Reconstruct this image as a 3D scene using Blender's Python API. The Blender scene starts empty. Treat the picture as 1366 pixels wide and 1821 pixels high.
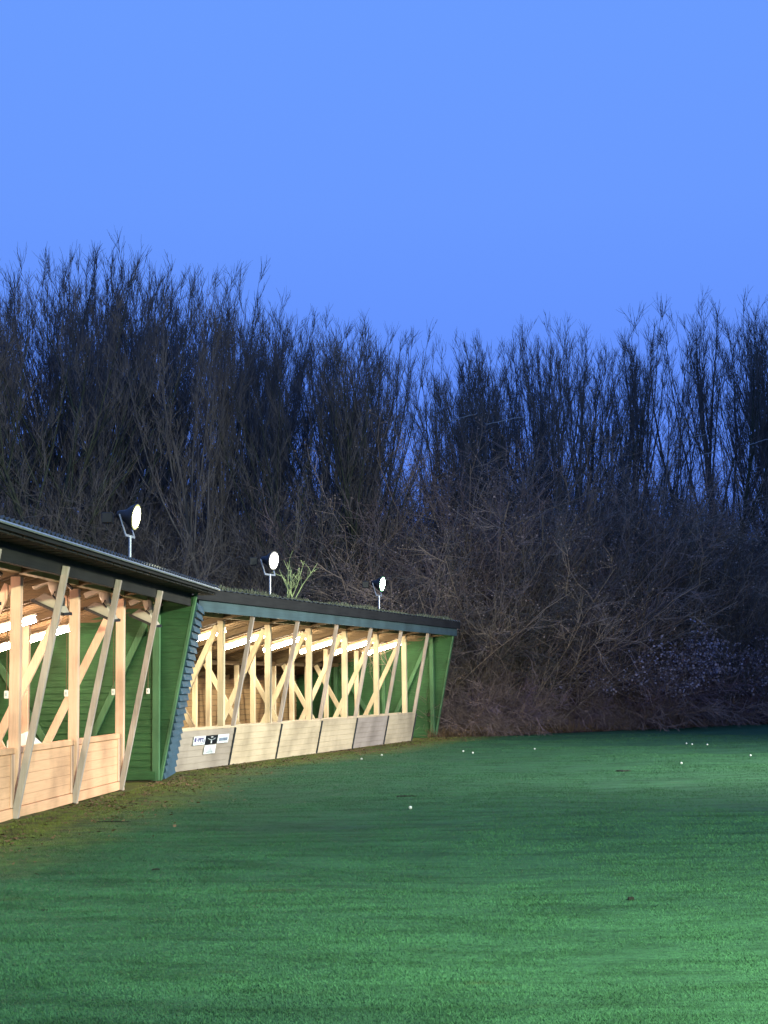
import bpy, math, random
import numpy as np
from mathutils import Vector, Matrix
R = math.radians
scene = bpy.context.scene
col = scene.collection

# ------------------------------------------------------------------ helpers
class MB:
    """collects shapes into one mesh"""
    def __init__(s): s.v = []; s.f = []
    def quad(s, a, b, c, d):
        n = len(s.v); s.v += [tuple(a), tuple(b), tuple(c), tuple(d)]; s.f.append((n, n+1, n+2, n+3)); return s
    def hexa(s, p):      # 8 points: bottom 4 (ccw), top 4
        n = len(s.v); s.v += [tuple(q) for q in p]
        for f in ((0,3,2,1),(4,5,6,7),(0,1,5,4),(1,2,6,5),(2,3,7,6),(3,0,4,7)):
            s.f.append(tuple(n+i for i in f))
        return s
    def box(s, x0, x1, y0, y1, z0, z1):
        return s.hexa([(x0,y0,z0),(x1,y0,z0),(x1,y1,z0),(x0,y1,z0),(x0,y0,z1),(x1,y0,z1),(x1,y1,z1),(x0,y1,z1)])
    def beam(s, a, b, w, h, side=(0,1,0)):   # w across 'side', h along the third axis
        a = Vector(a); b = Vector(b); d = (b-a).normalized(); sd = Vector(side)
        sd = (sd - d*sd.dot(d)).normalized(); t = d.cross(sd)
        c = [(-1,-1),(1,-1),(1,1),(-1,1)]
        return s.hexa([a+sd*(i*w/2)+t*(j*h/2) for i,j in c]+[b+sd*(i*w/2)+t*(j*h/2) for i,j in c])
    def tube(s, pts, rad, n=8, cap=True):
        pts = [Vector(p) for p in pts]; base = len(s.v)
        for i, p in enumerate(pts):
            d = (pts[min(i+1,len(pts)-1)]-pts[max(i-1,0)]).normalized()
            u = d.cross(Vector((0.13,0.27,1)) if abs(d.z) < .95 else Vector((1,0.1,0))).normalized(); w = d.cross(u)
            r = rad[i] if hasattr(rad,'__len__') else rad
            for k in range(n):
                a = 2*math.pi*k/n
                s.v.append(tuple(p+u*(r*math.cos(a))+w*(r*math.sin(a))))
        for i in range(len(pts)-1):
            for k in range(n):
                a = base+i*n+k; b = base+i*n+(k+1)%n
                s.f.append((a, b, b+n, a+n))
        if cap:
            s.f.append(tuple(base+k for k in range(n))[::-1])
            s.f.append(tuple(base+(len(pts)-1)*n+k for k in range(n)))
        return s
    def lathe(s, o, axis, prof, n=20):      # prof: (dist along axis, radius)
        o = Vector(o); ax = Vector(axis).normalized()
        return s.tube([o+ax*(t if i==0 else t+1e-5*i) for i,(t,r) in enumerate(prof)], [r for t,r in prof], n, True) if False else s._lathe(o, ax, prof, n)
    def _lathe(s, o, ax, prof, n):
        u = ax.cross(Vector((0,0,1)) if abs(ax.z) < .95 else Vector((1,0,0))).normalized(); w = ax.cross(u); base = len(s.v)
        for t, r in prof:
            for k in range(n):
                a = 2*math.pi*k/n; s.v.append(tuple(o+ax*t+u*(r*math.cos(a))+w*(r*math.sin(a))))
        for i in range(len(prof)-1):
            for k in range(n):
                a = base+i*n+k; b = base+i*n+(k+1)%n; s.f.append((a,b,b+n,a+n))
        s.f.append(tuple(base+k for k in range(n))[::-1]); s.f.append(tuple(base+(len(prof)-1)*n+k for k in range(n)))
        return s
    def build(s, name, mat, parent=None, smooth=False, bevel=0):
        me = bpy.data.meshes.new(name); me.from_pydata(s.v, [], s.f); me.materials.append(mat)
        if smooth: me.polygons.foreach_set('use_smooth', [True]*len(me.polygons))
        me.update()
        o = bpy.data.objects.new(name, me); col.objects.link(o)
        if parent: o.parent = parent
        if bevel:
            m = o.modifiers.new('bevel','BEVEL'); m.width = bevel; m.segments = 1; m.limit_method = 'ANGLE'
        return o

def tag(o, label=None, cat=None, group=None, kind=None):
    if label: o['label'] = label
    if cat: o['category'] = cat
    if group: o['group'] = group
    if kind: o['kind'] = kind
    return o
def empty(name, loc, rz=0):
    o = bpy.data.objects.new(name, None); col.objects.link(o); o.location = loc; o.rotation_euler = (0,0,rz); o.empty_display_size = .2
    return o
def copy_tree(o, parent=None):
    c = o.copy(); col.objects.link(c); c.parent = parent
    for ch in list(o.children): copy_tree(ch, c)
    return c

# ------------------------------------------------------------------ materials
def nodemat(name):
    m = bpy.data.materials.new(name); m.use_nodes = True
    nt = m.node_tree; return m, nt, nt.nodes['Principled BSDF']
def N(nt, t, **kw):
    n = nt.nodes.new(t)
    for k, v in kw.items(): setattr(n, k, v)
    return n
def mat_plain(name, c, rough=.6, metal=0, noise=.25, scale=6, bump=.0, spec=.4):
    m, nt, b = nodemat(name)
    tc = N(nt,'ShaderNodeTexCoord'); nz = N(nt,'ShaderNodeTexNoise'); nz.inputs['Scale'].default_value = scale; nz.inputs['Detail'].default_value = 6
    nt.links.new(tc.outputs['Object'], nz.inputs['Vector'])
    r = N(nt,'ShaderNodeValToRGB'); e = r.color_ramp.elements
    e[0].position = .3; e[1].position = .7
    e[0].color = (*[x*(1-noise) for x in c],1); e[1].color = (*[min(1,x*(1+noise)) for x in c],1)
    nt.links.new(nz.outputs['Fac'], r.inputs['Fac']); nt.links.new(r.outputs['Color'], b.inputs['Base Color'])
    b.inputs['Roughness'].default_value = rough; b.inputs['Metallic'].default_value = metal; b.inputs['Specular IOR Level'].default_value = spec
    if bump:
        bp = N(nt,'ShaderNodeBump'); bp.inputs['Strength'].default_value = bump; bp.inputs['Distance'].default_value = .02
        nt.links.new(nz.outputs['Fac'], bp.inputs['Height']); nt.links.new(bp.outputs['Normal'], b.inputs['Normal'])
    return m
def mat_wood(name, c, dark=.6, stretch=(3,1.2,30), rough=.75, knots=True):
    """sawn timber: grain streaks stretched across z, weathering blotches"""
    m, nt, b = nodemat(name)
    tc = N(nt,'ShaderNodeTexCoord'); mp = N(nt,'ShaderNodeMapping'); mp.inputs['Scale'].default_value = stretch
    nz = N(nt,'ShaderNodeTexNoise'); nz.inputs['Scale'].default_value = 1.6; nz.inputs['Detail'].default_value = 8; nz.inputs['Roughness'].default_value = .65
    n2 = N(nt,'ShaderNodeTexNoise'); n2.inputs['Scale'].default_value = 1.3; n2.inputs['Detail'].default_value = 5
    nt.links.new(tc.outputs['Object'], mp.inputs['Vector']); nt.links.new(mp.outputs['Vector'], nz.inputs['Vector']); nt.links.new(tc.outputs['Object'], n2.inputs['Vector'])
    r = N(nt,'ShaderNodeValToRGB'); e = r.color_ramp.elements; e[0].position = .28; e[1].position = .62
    e[0].color = (*[x*dark for x in c],1); e[1].color = (*c,1)
    r2 = N(nt,'ShaderNodeValToRGB'); e = r2.color_ramp.elements; e[0].position = .3; e[1].position = .6
    e[0].color = (.62,.61,.60,1); e[1].color = (1,1,1,1)
    mx = N(nt,'ShaderNodeMix'); mx.data_type = 'RGBA'; mx.blend_type = 'MULTIPLY'; mx.inputs[0].default_value = 1
    nt.links.new(nz.outputs['Fac'], r.inputs['Fac']); nt.links.new(n2.outputs['Fac'], r2.inputs['Fac'])
    nt.links.new(r.outputs['Color'], mx.inputs[6]); nt.links.new(r2.outputs['Color'], mx.inputs[7]); nt.links.new(mx.outputs[2], b.inputs['Base Color'])
    bp = N(nt,'ShaderNodeBump'); bp.inputs['Strength'].default_value = .35; bp.inputs['Distance'].default_value = .004
    nt.links.new(nz.outputs['Fac'], bp.inputs['Height']); nt.links.new(bp.outputs['Normal'], b.inputs['Normal'])
    b.inputs['Roughness'].default_value = rough; b.inputs['Specular IOR Level'].default_value = .25
    return m
def mat_emit(name, c, s):
    m = bpy.data.materials.new(name); m.use_nodes = True; nt = m.node_tree; nt.nodes.clear()
    e = nt.nodes.new('ShaderNodeEmission'); o = nt.nodes.new('ShaderNodeOutputMaterial'); e.inputs[0].default_value = (*c,1); e.inputs[1].default_value = s
    nt.links.new(e.outputs[0], o.inputs[0]); return m

M = dict(
 peach = mat_wood('peach_painted_timber', (.80,.46,.27), .85),
 peach_up = mat_wood('peach_timber_upright', (.74,.49,.36), .78, (24,24,1.2)),
 strut = mat_wood('weathered_strut_timber', (.45,.38,.34), .72, (24,24,1.2)),
 cream = mat_wood('cream_painted_timber', (.60,.48,.33), .85),
 cream_up = mat_wood('cream_timber_upright', (.68,.56,.38), .78, (24,24,1.2)),
 greywood = mat_wood('greyed_cream_board', (.38,.32,.265), .85),
 lilacwood = mat_wood('lilac_grey_board', (.42,.345,.30), .85),
 green = mat_wood('dark_green_stained_boards', (.036,.112,.042), .62),
 green_up = mat_wood('green_stained_post', (.075,.175,.085), .75, (24,24,1.2)),
 blue = mat_wood('blue_painted_siding', (.045,.095,.14), .75),
 fascia = mat_wood('blue_grey_fascia', (.06,.10,.115), .75),
 darkwood = mat_wood('dark_roof_timber', (.022,.022,.022), .5),
 ceiling = mat_wood('roof_lining_boards', (.46,.37,.22), .6),
 rafter = mat_wood('rafter_timber', (.16,.11,.06), .6),
 backwall = mat_wood('brown_back_wall', (.40,.25,.12), .6),
 roof = mat_plain('dark_corrugated_sheet', (.03,.035,.042), .5, 0, .3, 4, .1),
 concrete = mat_plain('concrete', (.25,.24,.22), .9, 0, .2, 5, .2),
 galv = mat_plain('galvanised_steel', (.42,.45,.48), .45, .7, .15, 20),
 black = mat_plain('black_metal', (.018,.018,.02), .5, .3, .2, 10),
 beige = mat_plain('beige_enamel', (.42,.36,.30), .45, 0, .12, 8),
 white = mat_plain('white_plastic', (.75,.74,.70), .4, 0, .06, 8),
 signwhite = mat_plain('white_sign_board', (.70,.72,.74), .45, 0, .06, 12),
 signblack = mat_plain('black_sign_board', (.008,.009,.014), .4, 0, .1, 10),
 purple = mat_plain('purple_print', (.10,.08,.22), .5),
 slate = mat_plain('grey_blue_print', (.16,.20,.27), .5),
 palegrey = mat_plain('pale_grey_print', (.36,.40,.42), .5),
 moss = mat_plain('moss', (.12,.13,.09), 1, 0, .5, 30, .5),
 bark = mat_plain('bare_bark', (.085,.080,.078), .95, 0, .35, 2.5, spec=.1),
 barkgreen = mat_plain('algae_bark', (.045,.052,.035), .95, 0, .35, 2.5, spec=.1),
 twig = mat_plain('bare_twig', (.11,.098,.09), .9, 0, .3, .8, spec=.1),
 twigbrown = mat_plain('brown_shrub_twig', (.20,.145,.13), .9, 0, .4, .7, spec=.1),
 twigtan = mat_plain('tan_shrub_twig', (.25,.19,.15), .9, 0, .35, .7, spec=.1),
 twigpurple = mat_plain('purple_bramble_twig', (.17,.12,.14), .9, 0, .35, .7, spec=.1),
 fluff = mat_plain('pale_seed_heads', (.30,.26,.32), 1, 0, .35, 3, spec=.05),
 catkin = mat_plain('tan_toplight_flecks', (.24,.18,.155), 1, 0, .35, 1.5, spec=.05),  # flecks added to lighten shrub tops, light from above put into colour
 leaflitter = mat_plain('dry_brown_leaf', (.13,.085,.05), .9, 0, .5, 7, spec=.1),
 sapling = mat_plain('green_lit_sapling', (.27,.33,.15), .8, 0, .3, 4),  # greenish lamp light on the twigs is put into this base colour
 ball = mat_plain('golf_ball', (.50,.51,.49), .35, 0, .02, 20),
 soil = mat_plain('dark_soil', (.006,.006,.005), 1, 0, .4, 30, .6),
 cable = mat_plain('pale_cable', (.24,.25,.26), .6),
 tubeA = mat_emit('warm_tube_glow', (1,.70,.50), 135),
 tubeB = mat_emit('yellow_tube_glow', (1,.83,.58), 125),
 flood1 = mat_emit('flood_lens_glow', (1,1,.62), 60),
 flood2 = mat_emit('flood_lens_glow_white', (1,1,.85), 60),
 flood3 = mat_emit('flood_lens_glow_green', (.65,1,.75), 60),
)

def mat_grass(name, ground):
    m, nt, b = nodemat(name)
    L = nt.links.new
    geo = N(nt,'ShaderNodeNewGeometry')
    def noise(scale, det=5, sc=(1,1,1)):
        mp = N(nt,'ShaderNodeMapping'); mp.inputs['Scale'].default_value = sc; L(geo.outputs['Position'], mp.inputs['Vector'])
        n = N(nt,'ShaderNodeTexNoise'); n.inputs['Scale'].default_value = scale; n.inputs['Detail'].default_value = det; n.inputs['Roughness'].default_value = .6
        L(mp.outputs['Vector'], n.inputs['Vector']); return n.outputs['Fac']
    def ramp(f, p0, c0, p1, c1):
        r = N(nt,'ShaderNodeValToRGB'); e = r.color_ramp.elements; e[0].position = p0; e[1].position = p1; e[0].color = (*c0,1); e[1].color = (*c1,1); L(f, r.inputs['Fac']); return r.outputs['Color']
    def mix(f, a, c, mode='MIX'):
        x = N(nt,'ShaderNodeMix'); x.data_type = 'RGBA'; x.blend_type = mode
        if isinstance(f, float): x.inputs[0].default_value = f
        else: L(f, x.inputs[0])
        for k, v in ((6,a),(7,c)):
            if isinstance(v, tuple): x.inputs[k].default_value = (*v,1)
            else: L(v, x.inputs[k])
        return x.outputs[2]
    k = .8 if ground else 1.0
    base = ramp(noise(.55,6,(1,2.0,1)), .3, (.026*k,.082*k,.038*k), .68, (.040*k,.124*k,.054*k))
    fine = ramp(noise(9,6,(1,2.2,1)), .25, (.72,.72,.72), .7, (1.12,1.12,1.12))
    c = mix(1.0, base, fine, 'MULTIPLY')
    streak = ramp(noise(1.3,9,(.9,3.0,1)), .36, (.66,.70,.62), .55, (1.05,1.05,1.05))
    c = mix(1.0, c, streak, 'MULTIPLY')
    # mossy, trodden strip with leaf litter beside the shelters: distance from the building line
    sp = N(nt,'ShaderNodeSeparateXYZ'); L(geo.outputs['Position'], sp.inputs[0])
    def math_(op, a, bb):
        x = N(nt,'ShaderNodeMath'); x.operation = op
        for i, v in enumerate((a, bb)):
            if isinstance(v, (int,float)): x.inputs[i].default_value = v
            else: L(v, x.inputs[i])
        return x.outputs[0]
    lineA = math_('SUBTRACT', sp.outputs['X'], math_('ADD', math_('MULTIPLY', sp.outputs['Y'], .081), -6.05))
    lineB = math_('SUBTRACT', sp.outputs['X'], math_('ADD', math_('MULTIPLY', sp.outputs['Y'], .323), -13.1))
    dist = math_('MINIMUM', lineA, math_('MAXIMUM', lineB, -5.0))
    dist = math_('SUBTRACT', lineA, math_('MAXIMUM', math_('SUBTRACT', lineA, lineB), 0.0))
    wob = math_('ADD', dist, math_('MULTIPLY', math_('SUBTRACT', noise(.9,5), .5), 1.6))
    strip = ramp(wob, .0, (1,1,1), 1.0, (0,0,0))
    mr = N(nt,'ShaderNodeMapRange'); mr.inputs['From Min'].default_value = .5; mr.inputs['From Max'].default_value = 2.0; mr.inputs['To Min'].default_value = 1; mr.inputs['To Max'].default_value = 0
    L(wob, mr.inputs['Value'])
    olive = ramp(noise(3.5,7,(1,1.5,1)), .38, (.070*k,.056*k,.030*k), .58, (.135*k,.165*k,.034*k))
    c = mix(mr.outputs[0], c, olive)
    # brown worn smears in the turf
    sm = N(nt,'ShaderNodeMapRange'); sm.inputs['From Min'].default_value = .63; sm.inputs['From Max'].default_value = .72
    L(noise(.8,7,(1,3.2,1)), sm.inputs['Value'])
    c = mix(math_('MULTIPLY', sm.outputs[0], .55), c, (.045*k,.06*k,.022*k))
    L(c, b.inputs['Base Color']); b.inputs['Roughness'].default_value = .8; b.inputs['Specular IOR Level'].default_value = .15
    if ground:
        bp = N(nt,'ShaderNodeBump'); bp.inputs['Strength'].default_value = .7; bp.inputs['Distance'].default_value = .05
        L(noise(14,8,(1,1.6,1)), bp.inputs['Height']); L(bp.outputs['Normal'], b.inputs['Normal'])
    return m
M['lawn'] = mat_grass('mown_lawn', True); M['blade'] = mat_grass('grass_blade', False)

# ------------------------------------------------------------------ world: blue dusk sky
w = bpy.data.worlds.new('World'); scene.world = w; w.use_nodes = True; nt = w.node_tree
bg = nt.nodes['Background']
tc = nt.nodes.new('ShaderNodeTexCoord'); sp = nt.nodes.new('ShaderNodeSeparateXYZ'); rp = nt.nodes.new('ShaderNodeValToRGB')
nt.links.new(tc.outputs['Generated'], sp.inputs[0]); nt.links.new(sp.outputs['Z'], rp.inputs['Fac']); nt.links.new(rp.outputs['Color'], bg.inputs['Color'])
e = rp.color_ramp.elements; e[0].position = 0; e[0].color = (.135,.27,.94,1); e[1].position = .5; e[1].color = (.145,.34,1,1)
x = rp.color_ramp.elements.new(.18); x.color = (.125,.285,1,1)
x = rp.color_ramp.elements.new(.3); x.color = (.145,.325,1,1)
bg.inputs['Strength'].default_value = 1.0

# ------------------------------------------------------------------ camera
cam = bpy.data.cameras.new('camera'); co = bpy.data.objects.new('camera', cam); col.objects.link(co); scene.camera = co
cam.sensor_fit = 'VERTICAL'; cam.sensor_height = 36; cam.lens = 54.09; cam.clip_end = 3000; cam.clip_start = .1
co.matrix_world = Matrix.Translation((0,0,1.6)) @ Matrix.Rotation(R(90+6.36),4,'X') @ Matrix.Rotation(R(-.7),4,'Z')

# ------------------------------------------------------------------ ground
def grid(name, xs, ys, zf, mat):
    v = [(x,y,zf(x,y)) for y in ys for x in xs]; n = len(xs); f = []
    for j in range(len(ys)-1):
        for i in range(n-1): f.append((j*n+i, j*n+i+1, (j+1)*n+i+1, (j+1)*n+i))
    m = MB(); m.v = v; m.f = f; return m.build(name, mat, smooth=True)
def lin(a, b, n): return [a+(b-a)*i/(n-1) for i in range(n)]
def hillz(x, y):
    t = min(1, max(0, (y-75)/60)); s = t*t*(3-2*t)
    return -.03 + s*(11+2.5*math.sin(x*.05)+1.5*math.sin(x*.13+2)+.8*math.sin(y*.2+x*.21))
forest = mat_plain('forest_floor', (.045,.035,.027), 1, 0, .5, 1.2, .5)
tag(grid('woodland_ground', lin(-260,260,53), lin(-60,75,28)+lin(80,400,33), hillz, forest), kind='structure')
random.seed(3)
def lawnz(x, y): return .018*math.sin(x*.9+.3*y)+.014*math.sin(y*1.3-x*.4)+.004
def edge_y(x): return 43.6 + .86*x if x > 1.0 else 44.46+(x-1.0)*.2
xs = lin(-30,90,121); rows = 100
m = MB()
for j in range(rows+1):
    for i in xs:
        ye = edge_y(i) + .35*math.sin(i*1.7)+.2*math.sin(i*4.1)
        y = -30 + (ye+30)*j/rows; m.v.append((i, y, lawnz(i,y)))
for j in range(rows):
    for i in range(120): a = j*121+i; m.f.append((a,a+1,a+122,a+121))
tag(m.build('lawn', M['lawn'], smooth=True), kind='structure')

# grass blades: one object
rng = np.random.default_rng(5)
n = 1000000
Y = 6.3*np.exp(rng.random(n)**1.0*math.log(46/6.3)); X = (rng.random(n)-.5)*Y*.56
clump = np.sin(X*3.1+1.7*np.sin(Y*2.3))*np.sin(Y*3.7+1.3*np.sin(X*2.9))
lx = np.where(Y < 27.5, -6.1+.081*Y+1.5, -13.2+.323*Y)
lA = -4.45+.081*(Y-19.0); lB = -3.15+.323*(Y-31.0)
front = np.where(Y < 28.4, lA, lB)
edge = np.where(X > 1.0, 43.6+.86*X, 44.4)
keep = (X > front+.12) & (Y < edge-.1)
X, Y, clump, front = X[keep], Y[keep], clump[keep], front[keep]; n = len(X)
Z = .018*np.sin(X*.9+.3*Y)+.014*np.sin(Y*1.3-X*.4)+.004
h = (.004+.010*rng.random(n))*(1+.35*clump)*(1+Y*.006); wd = (.0014+.0013*rng.random(n))*(Y/9)**.75
near = np.clip(1-(X-front-.2)/1.0, 0, 1); h *= 1+1.6*near*rng.random(n)
a = rng.random(n)*2*math.pi; ln = .3+(rng.random(n))*1.3; b = rng.random(n)*2*math.pi
dx, dy = np.cos(a)*wd, np.sin(a)*wd; tx, ty = np.cos(b)*h*ln, np.sin(b)*h*ln
P = np.empty((n,3,3)); P[:,0] = np.stack([X-dx,Y-dy,Z],1); P[:,1] = np.stack([X+dx,Y+dy,Z],1); P[:,2] = np.stack([X+tx,Y+ty,Z+h],1)
me = bpy.data.meshes.new('grass_blades'); me.vertices.add(3*n); me.vertices.foreach_set('co', P.ravel())
me.loops.add(3*n); me.loops.foreach_set('vertex_index', np.arange(3*n)); me.polygons.add(n)
me.polygons.foreach_set('loop_start', np.arange(n)*3); me.materials.append(M['blade']); me.update(); me.validate()
g = bpy.data.objects.new('grass', me); col.objects.link(g); tag(g, 'short mown green grass covering the practice field', 'grass', kind='stuff')

# ------------------------------------------------------------------ shelters
SL = .27                      # roof falls towards the back
def roofz(x, z0): return z0 + (SL if x < 0 else .13)*x
TOP, OUT, DEPTH = 3.10, .62, 4.3
def plank_wall(mb, z0, z1, ph, lo, hi, y0, y1, lap=.020):
    """horizontal lap boards, each from lo(z) to hi(z)"""
    z = z0
    while z < z1-.01:
        t = min(z+ph, z1)
        a0, b0, a1, b1 = lo(z), hi(z), lo(t), hi(t)
        if b0-a0 > .02 and b1-a1 > .0:
            mb.hexa([(a0,y0-lap,z),(b0,y0-lap,z),(b0,y1,z),(a0,y1,z),(a1,y0+.002,t),(b1,y0+.002,t),(b1,y1,t),(a1,y1,t)])
        z += ph
def frame(root, s, green, last, mats, roof0, sofs):
    post, strut, brace = mats
    zt = roof0-.02
    if not last:
        MB().box(-.065-sofs, .065-sofs, s-.05, s+.05, 0, zt-.15).build('post', post, root, bevel=.006)
        MB().beam((.04+.0,s-.09,0.02),(OUT+.03,s-.09,TOP-.02), .055, .085, (0,1,0)).build('strut', strut, root, bevel=.005)
        MB().beam((-.12-sofs,s+.065,zt-.25),(-1.42-sofs,s+.065,.25), .05, .12).build('brace', brace, root, bevel=.004)
        MB().box(-1.56,-1.45, s-.045, s+.045, 0, roofz(-1.5,roof0)-.14).build('inner_post', brace, root, bevel=.005)
        MB().beam((-1.66,s+.06,.25),(-2.75,s+.06,roofz(-2.75,roof0)-.2), .05, .12).build('brace', brace, root, bevel=.004)
        MB().box(-3.05,-2.94, s-.045, s+.045, 0, roofz(-3,roof0)-.14).build('inner_post', brace, root, bevel=.005)
    xr = OUT-.10
    MB().beam((xr,s,roofz(xr,roof0)-.07),(0,s,roof0-.07), .055, .13).beam((0,s,roof0-.072),(-DEPTH,s,roofz(-DEPTH,roof0)-.07), .055, .13).build('rafter', M['rafter'], root)
def end_wall(root, s, roof0):
    W = MB()
    plank_wall(W, 0, roofz(OUT,roof0)-.06, .115, lambda z: max(-DEPTH, (z+.06-roof0)/SL) if z+.06 < roof0 else (z+.06-roof0)/.13, lambda z: .05+OUT*z/TOP-.02, s-.02, s+.03)
    W.build('end_wall', M['green'], root)
    MB().box(-.06,.06, s-.14, s-.035, 0, roof0-.14).build('green_post', M['green_up'], root, bevel=.006)
    MB().box(-1.55,-1.44, s-.12, s-.035, 0, roofz(-1.5,roof0)-.16).build('green_post', M['green_up'], root, bevel=.006)
    MB().box(-3.05,-2.94, s-.12, s-.035, 0, roofz(-3,roof0)-.16).build('green_post', M['green_up'], root, bevel=.006)
    MB().beam((-.12,s-.08,roof0-.3),(-1.40,s-.08,.15), .08, .11).build('green_brace', M['green_up'], root, bevel=.004)
    MB().beam((-1.60,s-.08,.15),(-2.85,s-.08,roofz(-2.85,roof0)-.25), .08, .11).build('green_brace', M['green_up'], root, bevel=.004)
    MB().beam((.055,s-.02,0),(.055+OUT,s-.02,roofz(OUT,roof0)-.03), .09, .05).build('edge_trim', M['green_up'], root, bevel=.004)
    MB().box(-4.2,.0,s-.16,s-.14,.02,.16).build('skirting_board', M['green'], root)
def shelter(root, s0, s1, b, frames, roof0, mats, matsill, sofs, endfr):
    # floor, back wall, lining, roof
    MB().box(-DEPTH-.05,-.1, s0, s1-b, -.05, .022).build('floor_slab', M['concrete'], root)
    W = MB(); z = .07
    while z < roofz(-DEPTH,roof0)-.0:
        W.hexa([(-DEPTH,s0,z),(-DEPTH+.035,s0,z),(-DEPTH+.035,s1,z),(-DEPTH,s1,z),(-DEPTH,s0,z+.137),(-DEPTH+.018,s0,z+.137),(-DEPTH+.018,s1,z+.137),(-DEPTH,s1,z+.137)]); z += .145
    W.build('back_wall', M['backwall'], root)
    xo = OUT+.30 if root is shA else OUT+.06
    C = MB(); y = s0
    while y < s1+.1:
        for xa, xb in ((xo,0),(0,-DEPTH-.2)):
            za, zb = roofz(xa,roof0), roofz(xb,roof0)
            C.hexa([(xa,y,za),(xa,y+.13,za),(xb,y+.13,zb),(xb,y,zb),(xa,y,za+.025),(xa,y+.13,za+.025),(xb,y+.13,zb+.025),(xb,y,zb+.025)])
        y += .142
    C.build('ceiling_boards', M['ceiling'], root)
    # battens between the frames, running with the slope
    B = MB(); y = s0+.21
    while y < s1-.1:
        B.beam((OUT-.1,y,roofz(OUT-.1,roof0)-.02),(0,y,roof0-.02), .05, .04).beam((0,y,roof0-.022),(-DEPTH,y,roofz(-DEPTH,roof0)-.022), .05, .04); y += .30
    B.build('ceiling_battens', M['rafter'], root)
    MB().box(-.06-sofs,.06-sofs, s0, s1, roof0-.12, roof0-.03).build('wall_plate', M['ceiling'], root)
    if root is shA: MB().box(OUT-.09,OUT-.03, s0, s1, TOP-.13, roofz(OUT,roof0)-.004).build('header_beam', M['darkwood'], root)
    MB().box(-3.07,-2.92, s0, s1, roofz(-3,roof0)-.15, roofz(-3,roof0)-.05).build('purlin', M['rafter'], root)

thA = 4.6; A0 = Vector((-4.55,19.0,0)); bA = 2.56
thB = 17.9; bB = 2.49; tB = Vector((math.sin(R(thB)),math.cos(R(thB)),0)); oB = Vector((math.cos(R(thB)),-math.sin(R(thB)),0))
B0 = Vector((-3.21,31.0,0)) - oB*.04 - tB*(bB-.09)
shA = empty('practice_bay_shelter', A0, -R(thA)); shB = empty('practice_bay_shelter', B0, -R(thB))
tag(shA, 'peach timber shelter with slanting struts, the nearer one, cut by the left photo edge', 'shelter', 'timber driving range shelters')
tag(shB, 'cream timber shelter with blue-grey fascia, farther one ending at the brambles', 'shelter', 'timber driving range shelters')
RA, RB = 3.14, 3.07
# --- nearer shelter
sA0 = -2*bA
shelter(shA, sA0-.6, 3*bA+.03, bA, None, RA, None, None, 0, None)
for k in range(-2, 4): frame(shA, k*bA, k==3, k==3, (M['peach_up'], M['strut'], M['peach_up']), RA, 0)
end_wall(shA, 3*bA, RA)
for k in range(-2, 2):
    P_ = MB(); y0, y1 = k*bA+.06, (k+1)*bA-.06; z = .16
    for q in range(5):
        P_.box(-.03, .012, y0, y1, z, z+.1245); z += .128
    P_.build('front_panel', M['peach'], shA)
    MB().box(-.045, .03, y0-.0, y1, .02, .15).build('bottom_rail', M['peach'], shA, bevel=.005)
    MB().box(-.09, .035, y0, y1, .805, .88).build('sill', M['peach'], shA, bevel=.006)
    MB().box(.012, .03, y1-.13, y1, .16, .80).build('panel_batten', M['peach_up'], shA, bevel=.003)
P_ = MB(); P_.box(-.10,-.06, -bA*2, 2*bA, .10, .16); P_.build('kick_board', M['peach'], shA)
# --- farther shelter
shelter(shB, -.02, 7*bB+.03, bB, None, RB, None, None, .10, None)
for k in range(0, 8): frame(shB, k*bB, k==7, k==7, (M['cream_up'], M['strut'], M['cream_up']), RB, .10)
end_wall(shB, 7*bB, RB)
SLN = OUT/TOP
for k in range(0, 6):
    y0, y1 = k*bB-.12, (k+1)*bB-.14; W = MB(); z = .03
    mt = {0:M['greywood'],4:M['lilacwood']}.get(k, M['cream'])
    for q in range(6):
        x = .10+SLN*z; x2 = .10+SLN*(z+.118)
        W.hexa([(x-.03,y0,z),(x+.006,y0,z),(x+.006,y1,z),(x-.03,y1,z),(x2-.03,y0,z+.120),(x2-.003,y0,z+.120),(x2-.003,y1,z+.120),(x2-.03,y1,z+.120)]); z += .1225
    W.build('front_panel', mt, shB)
    MB().beam((.125,y1+.0,.03),(.125+SLN*.76,y1+.0,.77), .03, .03).build('joint_strip', M['roof'], shB)
    MB().box(.08, .245, y0, y1, .768, .80).build('sill', M['cream'], shB, bevel=.004)
    MB().box(-.19,-.155, y0, y1, .70, .80).build('inner_rail', M['cream'], shB, bevel=.004)
# blue lap siding between the two shelters (built in the farther shelter's axes)
def toB(p):
    d = Vector(p)-B0; return Vector((d.dot(oB), d.dot(tB), d.z))
tA = Vector((math.sin(R(thA)),math.cos(R(thA)),0)); oA = Vector((math.cos(R(thA)),-math.sin(R(thA)),0))
def wA(x, s, z): return A0+oA*x+tA*s+Vector((0,0,z))
W = MB(); z = .02
while z < 3.0:
    h_ = .135
    def pt(zz, off):
        a = toB(wA(.07+OUT*zz/TOP+off, 3*bA+.035, zz)); b = Vector((.085+OUT*zz/TOP+off, -.10, zz)); return a, b
    a0, b0 = pt(z, .055); a1, b1 = pt(z+h_, -.004); c0, d0 = pt(z, -.05); c1, d1 = pt(z+h_, -.05)
    W.hexa([a0, c0, d0, b0, a1, c1, d1, b1]); z += .12
W.build('lap_siding', M['blue'], shB)
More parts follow.
